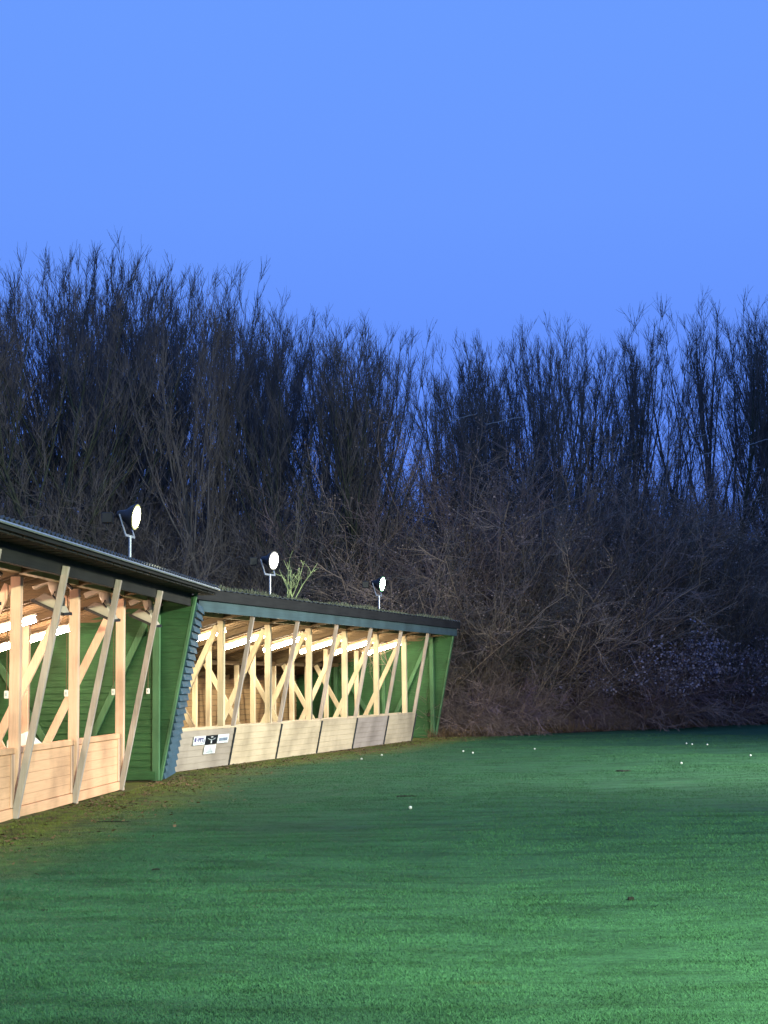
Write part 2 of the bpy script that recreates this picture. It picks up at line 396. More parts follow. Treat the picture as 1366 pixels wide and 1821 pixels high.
# --- roofs
def roof_strip(root, s0, s1, roof0, y_skew0=0, y_skew1=0, corr=True, mat=None):
    xo = (OUT+.36) if root is shA else (OUT+.16); C = MB(); n = int((s1-s0)/.04)
    for i in range(n+1):
        y = s0+(s1-s0)*i/n; cz = .055 + (.022*math.sin(i*1.57) if corr else .01*math.sin(i*.9))
        for x in (xo, 0, -DEPTH-.35): C.v.append((x, y, roofz(x,roof0)+cz))
        for x in (-DEPTH-.35, 0, xo): C.v.append((x, y, roofz(x,roof0)+cz-.02))
    for i in range(n):
        a = i*6; b = a+6
        for k in range(6): k2 = (k+1)%6; C.f.append((a+k, a+k2, b+k2, b+k))
    C.f += [tuple(range(6)), tuple(range(n*6+5, n*6-1, -1))]
    return C.build('roof_sheet', mat, root)
xo = OUT+.32
roof_strip(shA, sA0-.6, 3*bA+.55, RA, mat=M['roof'])
MB().box(xo-.02, xo+.02, sA0-.6, 3*bA+.45, roofz(xo,RA)-.05, roofz(xo,RA)+.02).build('fascia_board', M['darkwood'], shA)
MB().tube([(xo+.045,sA0-.6,roofz(xo,RA)+.01),(xo+.045,3*bA+.5,roofz(xo,RA)+.01)], .018, 6).build('gutter_lip', M['galv'], shA)
S_ = MB(); y = sA0
while y < 3*bA+.6:
    S_.box(OUT-.02, xo-.025, y, y+.36, roofz(OUT,RA)-.035, roofz(OUT,RA)-.01); y += .42
S_.build('soffit_boards', M['darkwood'], shA)
xo = OUT+.13
roof_strip(shB, -1.6, 7*bB+.35, RB+.17, corr=False, mat=M['roof'])
MB().box(xo-.02, xo+.02, -1.5, 7*bB+.32, roofz(xo,RB)-.0, roofz(xo,RB)+.20).build('roof_edge_board', M['darkwood'], shB)
MB().box(xo-.07, xo-.03, -.35, 7*bB+.12, roofz(xo,RB)-.21, roofz(xo,RB)+.03).build('fascia_board', M['fascia'], shB)
MB().tube([(xo+.0,7*bB-1.6,roofz(xo,RB)+.23),(xo+.0,7*bB+.36,roofz(xo,RB)+.22)], .022, 6).build('gutter_lip', M['galv'], shB)
# moss and litter along the roof edge
random.seed(8); W = MB()
for i in range(5200):
    y = random.uniform(-.9, 7*bB-.6); amp = .5+.5*math.sin(y*.9)+.35*math.sin(y*2.7+1)
    x = xo+.03-abs(random.gauss(0,.22)); z = roofz(x,RB)+.07+.15
    h_ = max(.01, random.uniform(.01,.075)*(.5+.6*amp)); a = random.uniform(0,6.28); r = random.uniform(.008,.03)
    p = Vector((x,y,z)); q = Vector((math.cos(a)*r, math.sin(a)*r, 0)); t = Vector((random.gauss(0,.02),random.gauss(0,.03),h_*1.5))
    n_ = len(W.v); W.v += [tuple(p-q), tuple(p+q), tuple(p+t)]; W.f.append((n_,n_+1,n_+2))
    W.v += [tuple(p-Vector((q.y,-q.x,0))), tuple(p+Vector((q.y,-q.x,0))), tuple(p+t*.8)]; W.f.append((n_+3,n_+4,n_+5))
W.build('roof_moss', M['moss'], shB)

def place(o, sh, x, s, z, rz=0):
    o.parent = None
    th = thA if sh is shA else thB
    base, oo, tt = (A0,oA,tA) if sh is shA else (B0,oB,tB)
    o.location = base+oo*x+tt*s+Vector((0,0,z)); o.rotation_euler = (0,0,-R(th)+rz)
# ------------------------------------------------------------------ tube lamps
def tube_lamp(mat, L=1.25):
    r = empty('tube_lamp', (0,0,0)); tl = math.atan(SL)
    dx, dz = math.cos(tl)*L/2, math.sin(tl)*L/2
    MB().beam((-dx,0,-dz+.07),(dx,0,dz+.07), .05, .03).build('housing', M['white'], r)
    MB().tube([(-dx*.97,0,-dz*.97),(dx*.97,0,dz*.97)], .042, 10).build('tube', mat, r)
    for sg in (-1,1): MB().beam((sg*dx*.985,0,sg*dz*.985-.02),(sg*dx*.985,0,sg*dz*.985+.03), .05, .02).build('end_cap', M['white'], r)
    return r
pa = tube_lamp(M['tubeA']); pb = tube_lamp(M['tubeB'])
first = True
wordsA = ['lit tube lamp under the roof of the nearer shelter, out past the left edge','lit tube lamp at the left photo edge under the peach shelter roof','lit tube lamp behind the first peach post','lit tube lamp between first and second full peach posts','lit tube lamp nearest the green end wall of the peach shelter']
for i, (s, x) in enumerate([(-1.5*bA,-1.5),(-.45*bA,-1.55),(.55*bA,-1.5),(1.5*bA,-1.55),(2.45*bA,-1.75)]):
    o = pa if i == 0 else copy_tree(pa)
    place(o, shA, x, s, roofz(x,RA)-.27); tag(o, wordsA[i], 'lamp', 'tube lamps under the nearer roof')
nm = ['first','second','third','fourth','fifth','sixth','seventh']
for i in range(7):
    o = pb if i == 0 else copy_tree(pb); x = -1.15
    place(o, shB, x, (i+.5)*bB, roofz(x,RB)-.17); tag(o, f'lit tube lamp in the {nm[i]} bay of the cream shelter, counted from the blue siding', 'lamp', 'tube lamps under the farther roof')
for i, (x, s) in enumerate([(-3.7,1.25*bB),(-3.7,2.45*bB)]):
    o = copy_tree(pb); place(o, shB, x, s, roofz(x,RB)-.16, R(8)); o.scale = (.75,1,1)
    tag(o, ['short lit tube low by the back wall of the cream shelter, left one','short lit tube low by the back wall of the cream shelter, right one'][i], 'lamp', 'short tube lamps by the back wall')

# ------------------------------------------------------------------ heaters hung under the nearer roof
def heater():
    r = empty('patio_heater', (0,0,0))
    # tilted hood: pale tapered reflector with a black rim
    H = MB(); a = [(-.34,-.13,-.16),(.20,-.13,-.42),(.26,.17,-.40),(-.28,.17,-.14)]; b = [(-.16,-.06,-.02),(.08,-.06,-.12),(.12,.08,-.11),(-.12,.08,-.01)]
    H.hexa(a+b); H.build('hood', M['beige'], r, bevel=.01)
    Rm = MB()
    for i in range(4): Rm.beam(Vector(a[i]), Vector(a[(i+1)%4]), .055, .055, (0,0,1))
    Rm.build('hood_rim', M['black'], r)
    MB().tube([(-.03,-.02,.22),(.02,-.01,.10),(.05,0,-.02),(.07,.02,-.10)], [.085,.11,.10,.06], 10).build('motor_body', M['beige'], r, smooth=True)
    MB().tube([(-.12,0,.27),(0,0,.30),(.14,0,.26),(.24,0,.14),(.34,0,.05)], .032, 6).build('bracket_arm', M['black'], r)
    MB().tube([(.05,-.09,.0),(.02,-.13,-.07),(.09,-.12,-.15)], .018, 6).build('control_knob', M['black'], r)
    MB().tube([(.12,.0,-.05),(.18,.0,-.12),(.17,0,-.26)], .03, 6).build('hinge', M['black'], r)
    MB().beam((-.38,.03,.10),(-.06,.03,.24), .16, .13).build('air_duct', M['beige'], r, bevel=.02)
    return r
hp = heater()
for i, k in enumerate((-1,0,1,2)):
    o = hp if i == 0 else copy_tree(hp); place(o, shA, [-.2,-.15,-.05,.04][i], [-.3,.8,1.68,2.62][i]*bA, 2.90)
    tag(o, ['pale heater with black bracket beyond the left photo edge under the roof','pale tilted heater with black rim beside the first full strut','pale tilted heater with black rim beside the middle strut','pale tilted heater with black rim in front of the green end wall'][i], 'heater', 'heaters hung under the nearer roof')
    o.scale = (.78,.78,.74)

# ------------------------------------------------------------------ switch boxes on the posts
def swbox():
    r = empty('switch_box', (0,0,0)); MB().box(-.028,.028,-.03,.0,-.048,.048).build('box', M['white'], r, bevel=.008)
    MB().tube([(0,-.012,.05),(0,-.012,1.35)], .006, 6).build('conduit', M['rafter'], r); MB().box(-.012,.012,-.036,-.03,-.02,.02).build('switch', M['palegrey'], r); return r
sb = swbox()
for i, k in enumerate((0,1,2,3)):
    o = sb if i == 0 else copy_tree(sb); place(o, shA, -.10 if k < 3 else -.13, k*bA-(.02 if k < 3 else .15), 1.52)
    tag(o, ['small white switch box on the leftmost peach post','small white switch box on the middle peach post','small white switch box on the third peach post','small white switch box beside the green corner post'][i], 'switch box', 'switch boxes')

# white ball dispenser behind the sill
r = empty('ball_dispenser', (0,0,0)); place(r, shA, -.55, .78*bA, .07)
MB().hexa([(-.2,-.2,0),(.2,-.2,0),(.2,.2,0),(-.2,.2,0),(-.16,-.16,.84),(.12,-.16,.95),(.12,.16,.95),(-.16,.16,.84)]).build('cabinet', M['white'], r, bevel=.02)
MB().hexa([(.12,-.15,.70),(.30,-.15,.64),(.30,.15,.64),(.12,.15,.70),(.12,-.15,.88),(.28,-.15,.74),(.28,.15,.74),(.12,.15,.88)]).build('chute', M['white'], r, bevel=.01)
tag(r, 'white ball dispenser standing behind the peach sill', 'dispenser')

# ------------------------------------------------------------------ signs on the first cream panel
def signs():
    tl = math.atan(SLN)
    def sign(name, label, s, z, mat, draw):
        x = .118+SLN*z; r = empty(name, (0,0,0)); place(r, shB, x, s, z); r.rotation_euler = (0, tl, -R(thB)); r.rotation_mode = 'XYZ'
        MB().box(0,.010,-.26,.26,-.085,.085).build('board', mat, r, bevel=.003)
        draw(r); tag(r, label, 'sign', 'advertising signs on the grey panel')
    def rect(mb, y0, y1, z0, z1, d=.0135): mb.box(.0095, d, y0, y1, z0, z1)
    def d1(r):
        m_ = MB(); m_.tube([(.0095,-.19,.02),(.013,-.19,.02)], .045, 14)
        for y0,y1,z0,z1 in [(-.10,-.06,-.01,.05),(-.04,.02,.02,.055),(-.04,-.015,-.03,.055),(.03,.07,-.02,.05),(.08,.17,.03,.055),(.12,.145,-.03,.055),(.19,.22,-.045,.02)]: rect(m_, y0,y1,z0,z1)
        m_.build('logo', M['purple'], r); m_ = MB()
        for i in range(9): rect(m_, -.21+i*.047, -.18+i*.047, -.065, -.05)
        m_.build('print_line', M['palegrey'], r)
    def d2(r):
        m_ = MB(); m_.tube([(.0095,0,-.045),(.0135,0,-.045)], .026, 16); rect(m_, -.045,-.005,.045,.06); rect(m_, .005,.045,.045,.06); rect(m_, -.012,.012,-.02,.01)
        m_.build('emblem', M['signwhite'], r); m_ = MB()
        for sg in (-1,1):
            for i in range(5): m_.beam((.0115,sg*(.03+i*.03),-.005+i*.006),(.0115,sg*(.055+i*.03),.004+i*.007), .004, .012, (1,0,0))
        m_.build('wing_mark', M['palegrey'], r)
    def d3(r):
        m_ = MB(); rect(m_, -.20,.20,-.04,.022); m_.build('bar', M['slate'], r, bevel=.004); m_ = MB(); rect(m_, -.11,.11,.045,.056); m_.build('print_line', M['palegrey'], r)
    def d4(r):
        m_ = MB()
        for i in range(6): w_ = .012+i*.022; rect(m_, -w_, w_, .045-i*.018, .056-i*.018)
        rect(m_, -.17,.17,-.062,-.048); m_.build('tree_mark', M['palegrey'], r)
    sign('sign_board', 'white sign with purple lettering, left of the black sign', .72, .57, M['signwhite'], d1)
    sign('sign_board', 'black sign with white round emblem on the grey panel', 1.27, .57, M['signblack'], d2)
    sign('sign_board', 'white sign with a grey-blue bar, right of the black sign', 1.82, .57, M['signwhite'], d3)
    sign('sign_board', 'white sign with pale triangular tree mark, below the black sign', 1.27, .385, M['signwhite'], d4)
signs()

# ------------------------------------------------------------------ floodlights on the roofs
def floodlight(loc, aim, H, mat, label, ring, gear=True):
    r = empty('floodlight', loc); a = Vector(aim).normalized()
    MB().tube([(0,0,0),(0,0,H-.30)], .020, 8).build('pole', M['galv'], r)
    MB()._lathe(Vector((0,0,-.02)), Vector((0,0,1)), [(0,.09),(.03,.08),(.10,.03),(.11,.022)], 10).build('pole_foot', M['galv'], r)
    c = Vector((0,0,H)) + a*.10
    hd = MB()._lathe(c-a*.30, a, [(0,.055),(.03,.07),(.12,.09),(.20,.155),(.28,.205),(.30,.21),(.295,.19),(.20,.14)], 24).build('lamp_housing', M['black'], r, smooth=True)
    MB()._lathe(c-a*.008, a, [(0,.165),(.006,.160),(.022,.12),(.030,.05)], 24).build('lens', mat, r)
    MB()._lathe(c-a*.011, a, [(0,.203),(.004,.200),(.008,.188),(.009,.168)], 24).build('reflector_rim', ring, r)
    s = a.cross(Vector((0,0,1))).normalized()
    y_ = MB()
    for sg in (-1,1): y_.beam(Vector((0,0,H-.30))+s*(sg*.20), c-a*.20+s*(sg*.20), .035, .012, s); 
    y_.beam(Vector((0,0,H-.30))-s*.21, Vector((0,0,H-.30))+s*.21, .035, .012, (0,0,1))
    y_.build('yoke', M['galv'], r)
    if gear: MB().box(-.42,-.26,-.07,.07,H-.10,H+.06).build('ballast_box', M['black'], r, bevel=.01)
    tag(r, label, 'floodlight', 'floodlights on the roof'); return r
def wpt(sh, x, s, z):
    base, oo, tt = (A0,oA,tA) if sh is shA else (B0,oB,tB); return base+oo*x+tt*s+Vector((0,0,z))
floodlight(wpt(shA,.43,1.55*bA,roofz(.43,RA)+.06), (1,-.16,-.16), .88, M['flood1'], 'leftmost lit floodlight with yellowish glow, on the dark corrugated roof', mat_emit('reflector_glow', (1,1,.42), 1.0))
floodlight(wpt(shB,.5,1.46*bB,roofz(.5,RB)+.22), (1,-.50,-.14), .83, M['flood2'], 'middle lit floodlight with white glow, left of the leafy sapling on the roof', mat_emit('reflector_glow', (.95,.95,.85), .8))
floodlight(wpt(shB,.5,4.39*bB,roofz(.5,RB)+.22), (1,-.36,-.14), .76, M['flood3'], 'rightmost lit floodlight with greenish glow, above the mossy roof edge', mat_emit('reflector_glow', (.35,.95,.42), .9))
# unseen mast, assumed from the lit grass, added to light lawn and panels
r = empty('added_floodlight_mast', (5.9,2.9,0))
MB().tube([(0,0,0),(0,0,5.5)], [.11,.06], 12).build('mast', M['galv'], r); aim = (Vector((-1.2,17.5,0.0))-Vector((5.9,2.9,5.6))).normalized()
MB()._lathe(Vector((0,0,5.6)), aim, [(0,.10),(.15,.20),(.3,.26)], 20).build('lamp_housing', M['black'], r)
tag(r, 'tall galvanised floodlight mast, assumed, out of view at the right of the field', 'floodlight')
ld = bpy.data.lights.new('assumed_mast_light','SPOT'); ld.energy = 21000; ld.color = (.88,1,.66); ld.spot_size = R(104); ld.spot_blend = 1; ld.shadow_soft_size = .25
lo = bpy.data.objects.new('assumed_mast_light', ld); col.objects.link(lo); lo.parent = r; lo.location = Vector((0,0,5.6))+aim*.4; lo.rotation_euler = aim.to_track_quat('-Z','Y').to_euler()

r = empty('added_floodlight_mast', (15,24,0))  # second unseen mast, added to light the trees, far lawn and cream panels
MB().tube([(0,0,0),(0,0,8.4)], [.11,.06], 12).build('mast', M['galv'], r); aim = (Vector((1.5,31.0,.0))-Vector((15,24,8.5))).normalized()
MB()._lathe(Vector((0,0,8.5)), aim, [(0,.10),(.15,.20),(.3,.26)], 20).build('lamp_housing', M['black'], r)
tag(r, 'second galvanised floodlight mast, added out of view farther along the right of the field', 'floodlight')
ld = bpy.data.lights.new('added_far_mast_light','SPOT'); ld.energy = 32000; ld.color = (.97,.97,.80); ld.spot_size = R(104); ld.spot_blend = 1; ld.shadow_soft_size = .3
lo = bpy.data.objects.new('added_far_mast_light', ld); col.objects.link(lo); lo.parent = r; lo.location = Vector((0,0,8.5))+aim*.4; lo.rotation_euler = aim.to_track_quat('-Z','Y').to_euler()
# ------------------------------------------------------------------ bare trees
def rot_about(d, ax, a): return Matrix.Rotation(a, 3, ax) @ d
def perp(d, rnd):
    v = Vector((rnd.gauss(0,1),rnd.gauss(0,1),rnd.gauss(0,1))); v -= d*v.dot(d); return v.normalized()
def limb(p, d, L, nseg, rnd, wander, up):
    pts = [p.copy()]; d = d.copy()
    for i in range(nseg):
        d = (d + perp(d,rnd)*wander*rnd.random() + Vector((0,0,up))).normalized(); p = p + d*(L/nseg); pts.append(p.copy())
    return pts
def at_(pts, t):
    f = t*(len(pts)-1); i = min(int(f), len(pts)-2); q = f-i; return pts[i].lerp(pts[i+1], q), (pts[i+1]-pts[i]).normalized()
def make_tree(seed, H=14, spread=.6, nprim=34, forks=1, low=.25, ns=7, nt_=5, bark=None, twg=None, name='bare_tree'):
    rnd = random.Random(seed); T = MB(); C = MB(); r = empty(name, (0,0,0))
    stems = []
    for k in range(forks):
        d = Vector((rnd.gauss(0,.10 if forks>1 else .03), rnd.gauss(0,.10 if forks>1 else .03), 1)).normalized()
        Hk = H*rnd.uniform(.86,1.0) if k else H
        pts = limb(Vector((rnd.gauss(0,.15)*(forks>1),rnd.gauss(0,.15)*(forks>1),-.1)), d, Hk, 16, rnd, .13, .02)
        r0 = H*.0078*rnd.uniform(.8,1.15)/(forks**.4)
        T.tube(pts, [max(.005, r0*(1-i/16)**.8) for i in range(17)], 7); stems.append((pts, r0, Hk, 1.0))
        for q in range(int(rnd.uniform(6,9)*(1+.5*(spread>.6)))):     # ascending leaders that nearly reach the top
            t = rnd.uniform(low, .72); p, dd = at_(pts, t); L = Hk*(1-t)*rnd.uniform(.82,1.10)
            lp = limb(p, rot_about(dd, perp(dd,rnd), R(rnd.uniform(8,24)*spread/.42)), L, 11, rnd, .08, .085)
            rl = r0*(1-t)**.8*.62; T.tube(lp, [max(.0042, rl*(1-i/11.5)) for i in range(12)], 5, False); stems.append((lp, rl, L, .62))
    for pts, r0, Ls, wgt in stems:
        n_br = int(nprim*Ls/H/(forks**.5)*(.46 if wgt < 1 else .6))
        for i in range(n_br):
            t = (low*1.05 if wgt == 1 else .12) + (.96-(low if wgt == 1 else .12))*((i+rnd.random())/n_br); p, d = at_(pts, min(t,.985))
            L = H*(.03+.10*(1-t)*rnd.random()+.035*rnd.random()); ang = R(rnd.uniform(10,26))
            bp = limb(p, rot_about(d, perp(d,rnd), ang), L, 5, rnd, .16, .13); rb = min(.02, max(.0065, r0*(1-t)*.35))
            T.tube(bp, [max(.004, rb*(1-j/5.4)) for j in range(6)], 3, False)
            for j in range(ns):
                p2, d2 = at_(bp, rnd.uniform(.12,1.0)); L2 = L*rnd.uniform(.25,.6)+.12
                bp2 = limb(p2, rot_about(d2, perp(d2,rnd), R(rnd.uniform(9,30))), L2, 4, rnd, .18, .14)
                C.tube(bp2, [.0068,.006,.005,.004,.003], 3, False)
                for q in range(nt_):
                    p3, d3 = at_(bp2, rnd.uniform(.15,1)); b3 = rot_about(d3, perp(d3,rnd), R(rnd.uniform(9,30)))
                    C.tube(limb(p3, b3, rnd.uniform(.15,.5), 2, rnd, .25, .12), [.0052,.0042,.0025], 3, False)
    T.build('trunk', bark or M['bark'], r, smooth=True); C.build('crown', twg or M['twig'], r); return r
def make_shrub(seed, H=4, W=1.6, nst=26, ns=9, nt_=6, twg=None, arch=.0, fluff=0, name='bare_shrub', tr=.55, fm=None, fz=.35, fs=1.0):
    rnd = random.Random(seed); T = MB(); C = MB(); F = MB(); r = empty(name, (0,0,0))
    for k in range(nst):
        a = rnd.uniform(0,6.28); o = rnd.random()**.5; lean = o*W/H*1.1
        d = Vector((math.cos(a)*lean, math.sin(a)*lean, 1)).normalized()
        pts = limb(Vector((math.cos(a)*o*W*.35, math.sin(a)*o*W*.35, -.05)), d, H*rnd.uniform(.55,1.05), 7, rnd, .25, -.02-arch*rnd.random())
        T.tube(pts, [max(.005,(.014*tr*H/4)*(1-i/7.5)) for i in range(8)], 4, False)
        for j in range(ns):
            t = rnd.uniform(.12,1); p, dd = at_(pts, t); L = H*rnd.uniform(.10,.30)
            bp = limb(p, rot_about(dd, perp(dd,rnd), R(rnd.uniform(14,58))), L, 4, rnd, .38, .05-arch)
            C.tube(bp, [.0075*tr,.0065*tr,.0055*tr,.0045*tr,.003*tr], 3, False)
            for q in range(nt_):
                p3, d3 = at_(bp, rnd.uniform(.1,1)); e3 = limb(p3, rot_about(d3, perp(d3,rnd), R(rnd.uniform(14,60))), rnd.uniform(.12,.42), 2, rnd, .4, .04-arch)
                C.tube(e3, [.0048*tr,.0042*tr,.0025*tr], 3, False)
                if fluff and rnd.random() < fluff and p3.z > H*fz:
                    for g_ in range(4):
                        c_ = e3[-1]+Vector((rnd.gauss(0,.04),rnd.gauss(0,.04),rnd.gauss(0,.04))); s_ = rnd.uniform(.010,.026)*fs
                        u_ = perp(Vector((0,0,1)),rnd)*s_; v_ = perp(u_.normalized(),rnd)*s_
                        n_ = len(F.v); F.v += [tuple(c_-u_-v_), tuple(c_+u_-v_*.6), tuple(c_+u_*.7+v_), tuple(c_-u_*.8+v_)]; F.f.append((n_,n_+1,n_+2,n_+3))
    T.build('stems', twg or M['twig'], r, smooth=True); C.build('twigs', twg or M['twig'], r)
    if fluff: F.build('seed_heads' if fm is None else 'toplight_flecks', fm or M['fluff'], r)
    return r

upr = [make_tree(11,14,.42,40,1,.38,5,3), make_tree(12,14,.36,40,1,.42,5,3,M['barkgreen']), make_tree(13,14,.46,38,2,.36,5,3), make_tree(14,14,.34,40,1,.48,5,3), make_tree(16,14,.40,42,3,.38,5,3), make_tree(17,14,.44,36,1,.33,6,3)]
spr = [make_tree(21,14,.75,40,1,.28,5,3), make_tree(22,14,.66,40,2,.25,5,3,M['barkgreen'])]
SKY = [(-200,520),(0,505),(50,455),(100,440),(150,440),(200,475),(250,470),(300,478),(360,478),(400,550),(450,560),(500,565),(550,585),(600,552),(650,575),(700,588),(740,622),(800,632),(850,612),(900,600),(950,592),(1000,588),(1050,572),(1100,565),(1150,558),(1200,555),(1250,545),(1300,540),(1366,548),(1600,540)]
def skyline(px):
    for (a,ya),(b,yb) in zip(SKY, SKY[1:]):
        if a <= px <= b: return ya+(yb-ya)*(px-a)/(b-a)
    return 540
used = set(); rnd = random.Random(77)
def put(proto, x, y, z, s, sz, label, cat, group):
    d_ = Vector((x,y,0))-B0
    if -6.3 < d_.dot(oB) < 1.2 and -3 < d_.dot(tB) < 7*bB+1.75: return None
    if x < -3 and y < 29: return None
    o = proto if id(proto) not in used else copy_tree(proto); used.add(id(proto))
    o.location = (x,y,z); o.rotation_euler = (rnd.gauss(0,.02),rnd.gauss(0,.02),rnd.uniform(0,6.28)); o.scale = (s,s,sz)
    tag(o, label, cat, group); return o
def zone(px):
    return ('behind the peach shelter roof','left') if px < 420 else ('behind the cream shelter roof','middle') if px < 800 else ('above the brown thicket','middle right') if px < 1080 else ('at the right of the wood','right')
rows = [(48.5,1.6,0),(52,1.6,1),(56,1.6,2),(61,1.6,3),(67,1.7,4),(74,1.9,5)]
cnt = 0
for Yr, sp_, ri in rows:
    x = -Yr*.30
    while x < Yr*.30:
        xx = x+rnd.uniform(-.7,.7)*sp_*.6; yy = Yr+rnd.uniform(-2,2); px = 683+2736*xx/yy; x += sp_
        if ri == 0 and px > 640: continue
        if ri == 1 and px > 760 and rnd.random() < .55: continue
        if px > 1085 and px < 1300 and ri in (1,) : continue
        if ri >= 3 and rnd.random() < .08: continue
        if ri >= 3 and (1080 < px < 1330 or 520 < px < 740) and rnd.random() < .25: continue
        if yy < edge_y(xx)+3.0: yy = edge_y(xx)+3.0+rnd.random()*3; xx = (px-683)*yy/2736
        top = skyline(px) + 8+abs(rnd.gauss(0,11)) + (0 if rnd.random() < .6 else 20)
        gz = hillz(xx,yy); Ht = 1.6-gz+(1216-.0122*(px-683)-top)*yy/2736
        fan = px < 190 and rnd.random() < .6
        p = rnd.choice(spr if fan or rnd.random() < .12 else upr)
        sc = Ht/14.2; zn = zone(px)
        depth = 'front' if ri < 2 else 'inner'
        put(p, xx, yy, gz, sc*rnd.uniform(1.0,1.25), sc, (f'bare leafless tree in the {depth} ranks of the wood {zn[0]}'), 'tree', f'bare trees in the {depth} ranks of the wood {zn[0]}')
        cnt += 1
print('trees', cnt)
# shrubs
br = [make_shrub(31,4,2.0,28,12,9,M['twigbrown'],.0,.5,fm=M['catkin'],fz=.6,fs=.42), make_shrub(32,4,1.9,28,12,9,M['twigbrown'],.03), make_shrub(35,4,2.2,28,12,9,M['twigtan'],.02,.8,fm=M['catkin'],fz=.5,fs=.45)]
dk = [make_shrub(33,4,1.7,26,12,9,M['twig'],.0), make_shrub(34,4,1.9,26,12,9,M['twig'],.03)]
bm = [make_shrub(41,1.6,1.5,44,10,8,M['twigpurple'],.10,0,'bramble_bush',.7), make_shrub(42,1.6,1.6,44,10,8,M['twigbrown'],.12,0,'bramble_bush',.7)]
fl = [make_shrub(51,3,1.7,26,10,7,M['twigpurple'],.04,.95,'seed_head_bush'), make_shrub(52,3,1.6,26,10,7,M['twigpurple'],.05,.8,'seed_head_bush',fs=1.15)]
def shrub_at(pxy, yy, toppy, protos, label, group, w=1.0):
    xx = (pxy-683)*yy/2736; gz = hillz(xx,yy); p = rnd.choice(protos); h0 = {id(q):4.2 for q in br+dk}; h0.update({id(q):1.7 for q in bm}); h0.update({id(q):3.1 for q in fl})
    Ht = 1.6-gz+(1216-.0122*(pxy-683)-toppy)*yy/2736; s = Ht/h0[id(p)]
    put(p, xx, yy, gz, s*w, s, label, p.name.split('.')[0].replace('_',' ') if p.name.startswith(('bramble','seed')) else 'shrub', group)
TH = [(560,960),(640,870),(700,815),(780,790),(860,785),(940,775),(1020,770),(1100,790),(1180,800),(1240,830),(1300,900),(1366,930),(1500,930)]
def thick(px):
    for (a,ya),(b,yb) in zip(TH, TH[1:]):
        if a <= px <= b: return ya+(yb-ya)*(px-a)/(b-a)
    return 930
px = 560
while px < 1500:      # tall brown thicket behind the field's far edge
    for k, (dy, add) in enumerate(((4.0,130),(6.5,60),(9.5,0))):
        p_ = px+rnd.uniform(-25,25); yy = 45+max(0,(p_-800))*.018+dy+rnd.uniform(-.8,.8)
        shrub_at(p_, yy, thick(min(1499,max(560,p_)))+add+26*math.sin(px*.031+k*2)+rnd.uniform(-8,30), br, 'tall brown bare shrub in the domed thicket at the far edge of the field', 'tall brown shrubs of the thicket', rnd.uniform(1.0,1.35))
    px += 52
px = -60
while px < 1480:      # dark understory behind roofs and within the wood
    for dy, add in ((50,0),(56,-40),(66,-60),(76,-70)):
        p_ = px+rnd.uniform(-30,30); yy = dy+rnd.uniform(-1.5,1.5)+max(0,(p_-800))*.012
        shrub_at(p_, yy, (830 if p_ < 480 else 875)+add*(1 if p_ < 480 else .6)+rnd.uniform(-25,60), dk, 'dark bare understory shrub among the trunks of the wood', 'dark shrubs among the trunks', rnd.uniform(.85,1.15))
    px += 62
px = 770
while px < 1480:      # low brambles along the lawn
    for dy, t_ in ((.9,1262),(2.2,1225),(3.4,1165)):
        p_ = px+rnd.uniform(-18,18); yy = 44.6+max(0,(p_-790))*.0185+dy
        tt_ = t_+rnd.uniform(-18,18)-max(0,p_-800)*.04+(38 if 880 < p_ < 1010 else 0)
        shrub_at(p_, yy, tt_, bm, 'low purplish bramble bush along the far edge of the lawn', 'low brambles along the lawn', rnd.uniform(1.0,1.35))
    px += 44
for p_, dy, t_ in ((1045,2.6,1130),(1085,2.8,1085),(1120,2.5,1100),(1160,2.8,1050),(1205,2.6,1065),(1240,2.7,1080),(1335,2.6,1120),(1375,2.5,1105),(1140,2.0,1130),(1215,1.9,1130)):
    shrub_at(p_, 44.6+(p_-790)*.0185+dy, t_, fl, 'bush speckled with pale lavender seed heads, in the low growth at the right', 'bushes with pale seed heads', 1.1)
# dead twig litter and brush along the lawn's far edge: one mass nobody could count
W = MB(); rr = random.Random(9)
for i in range(9000):
    x = rr.uniform(1.2,17); y = edge_y(x)+.25+abs(rr.gauss(0,.7)); a = rr.uniform(0,6.28); L = rr.uniform(.06,.42); z = hillz(x,y)+.02+.10*rr.random()
    up = rr.uniform(.05,1.0); W.tube([(x,y,z),(x+math.cos(a)*L*(1.1-up),y+math.sin(a)*L*(1.1-up),z+L*up)], [.006,.003], 3, False)
tag(W.build('bramble_litter', M['leaflitter']), 'dry stalks and leaf litter heaped along the far lawn edge', 'litter', kind='stuff')

# fallen leaves and moss tufts trodden along the shelter fronts: one mass
W = MB(); rr = random.Random(12)
for i in range(5200):
    y = rr.uniform(13, 46); f_ = (-4.45+.081*(y-19.0)) if y < 28.4 else (-3.15+.323*(y-31.0)); x = f_+.05+abs(rr.gauss(0,.75)); 
    if math.sin(x*2.3+y*1.1)+math.sin(y*2.9-x) < rr.uniform(-1.5,1.2): continue
    a = rr.uniform(0,6.28); q = rr.uniform(.012,.035); z = .022+.02*rr.random(); u_ = Vector((math.cos(a)*q,math.sin(a)*q,rr.uniform(-.01,.012))); v_ = Vector((-math.sin(a)*q*.6,math.cos(a)*q*.6,rr.uniform(-.008,.012))); c_ = Vector((x,y,z))
    W.quad(c_-u_, c_-v_, c_+u_, c_+v_)
tag(W.build('fallen_leaves', M['leaflitter']), 'brown fallen leaves scattered on the moss in front of the shelters', 'leaves', kind='stuff')

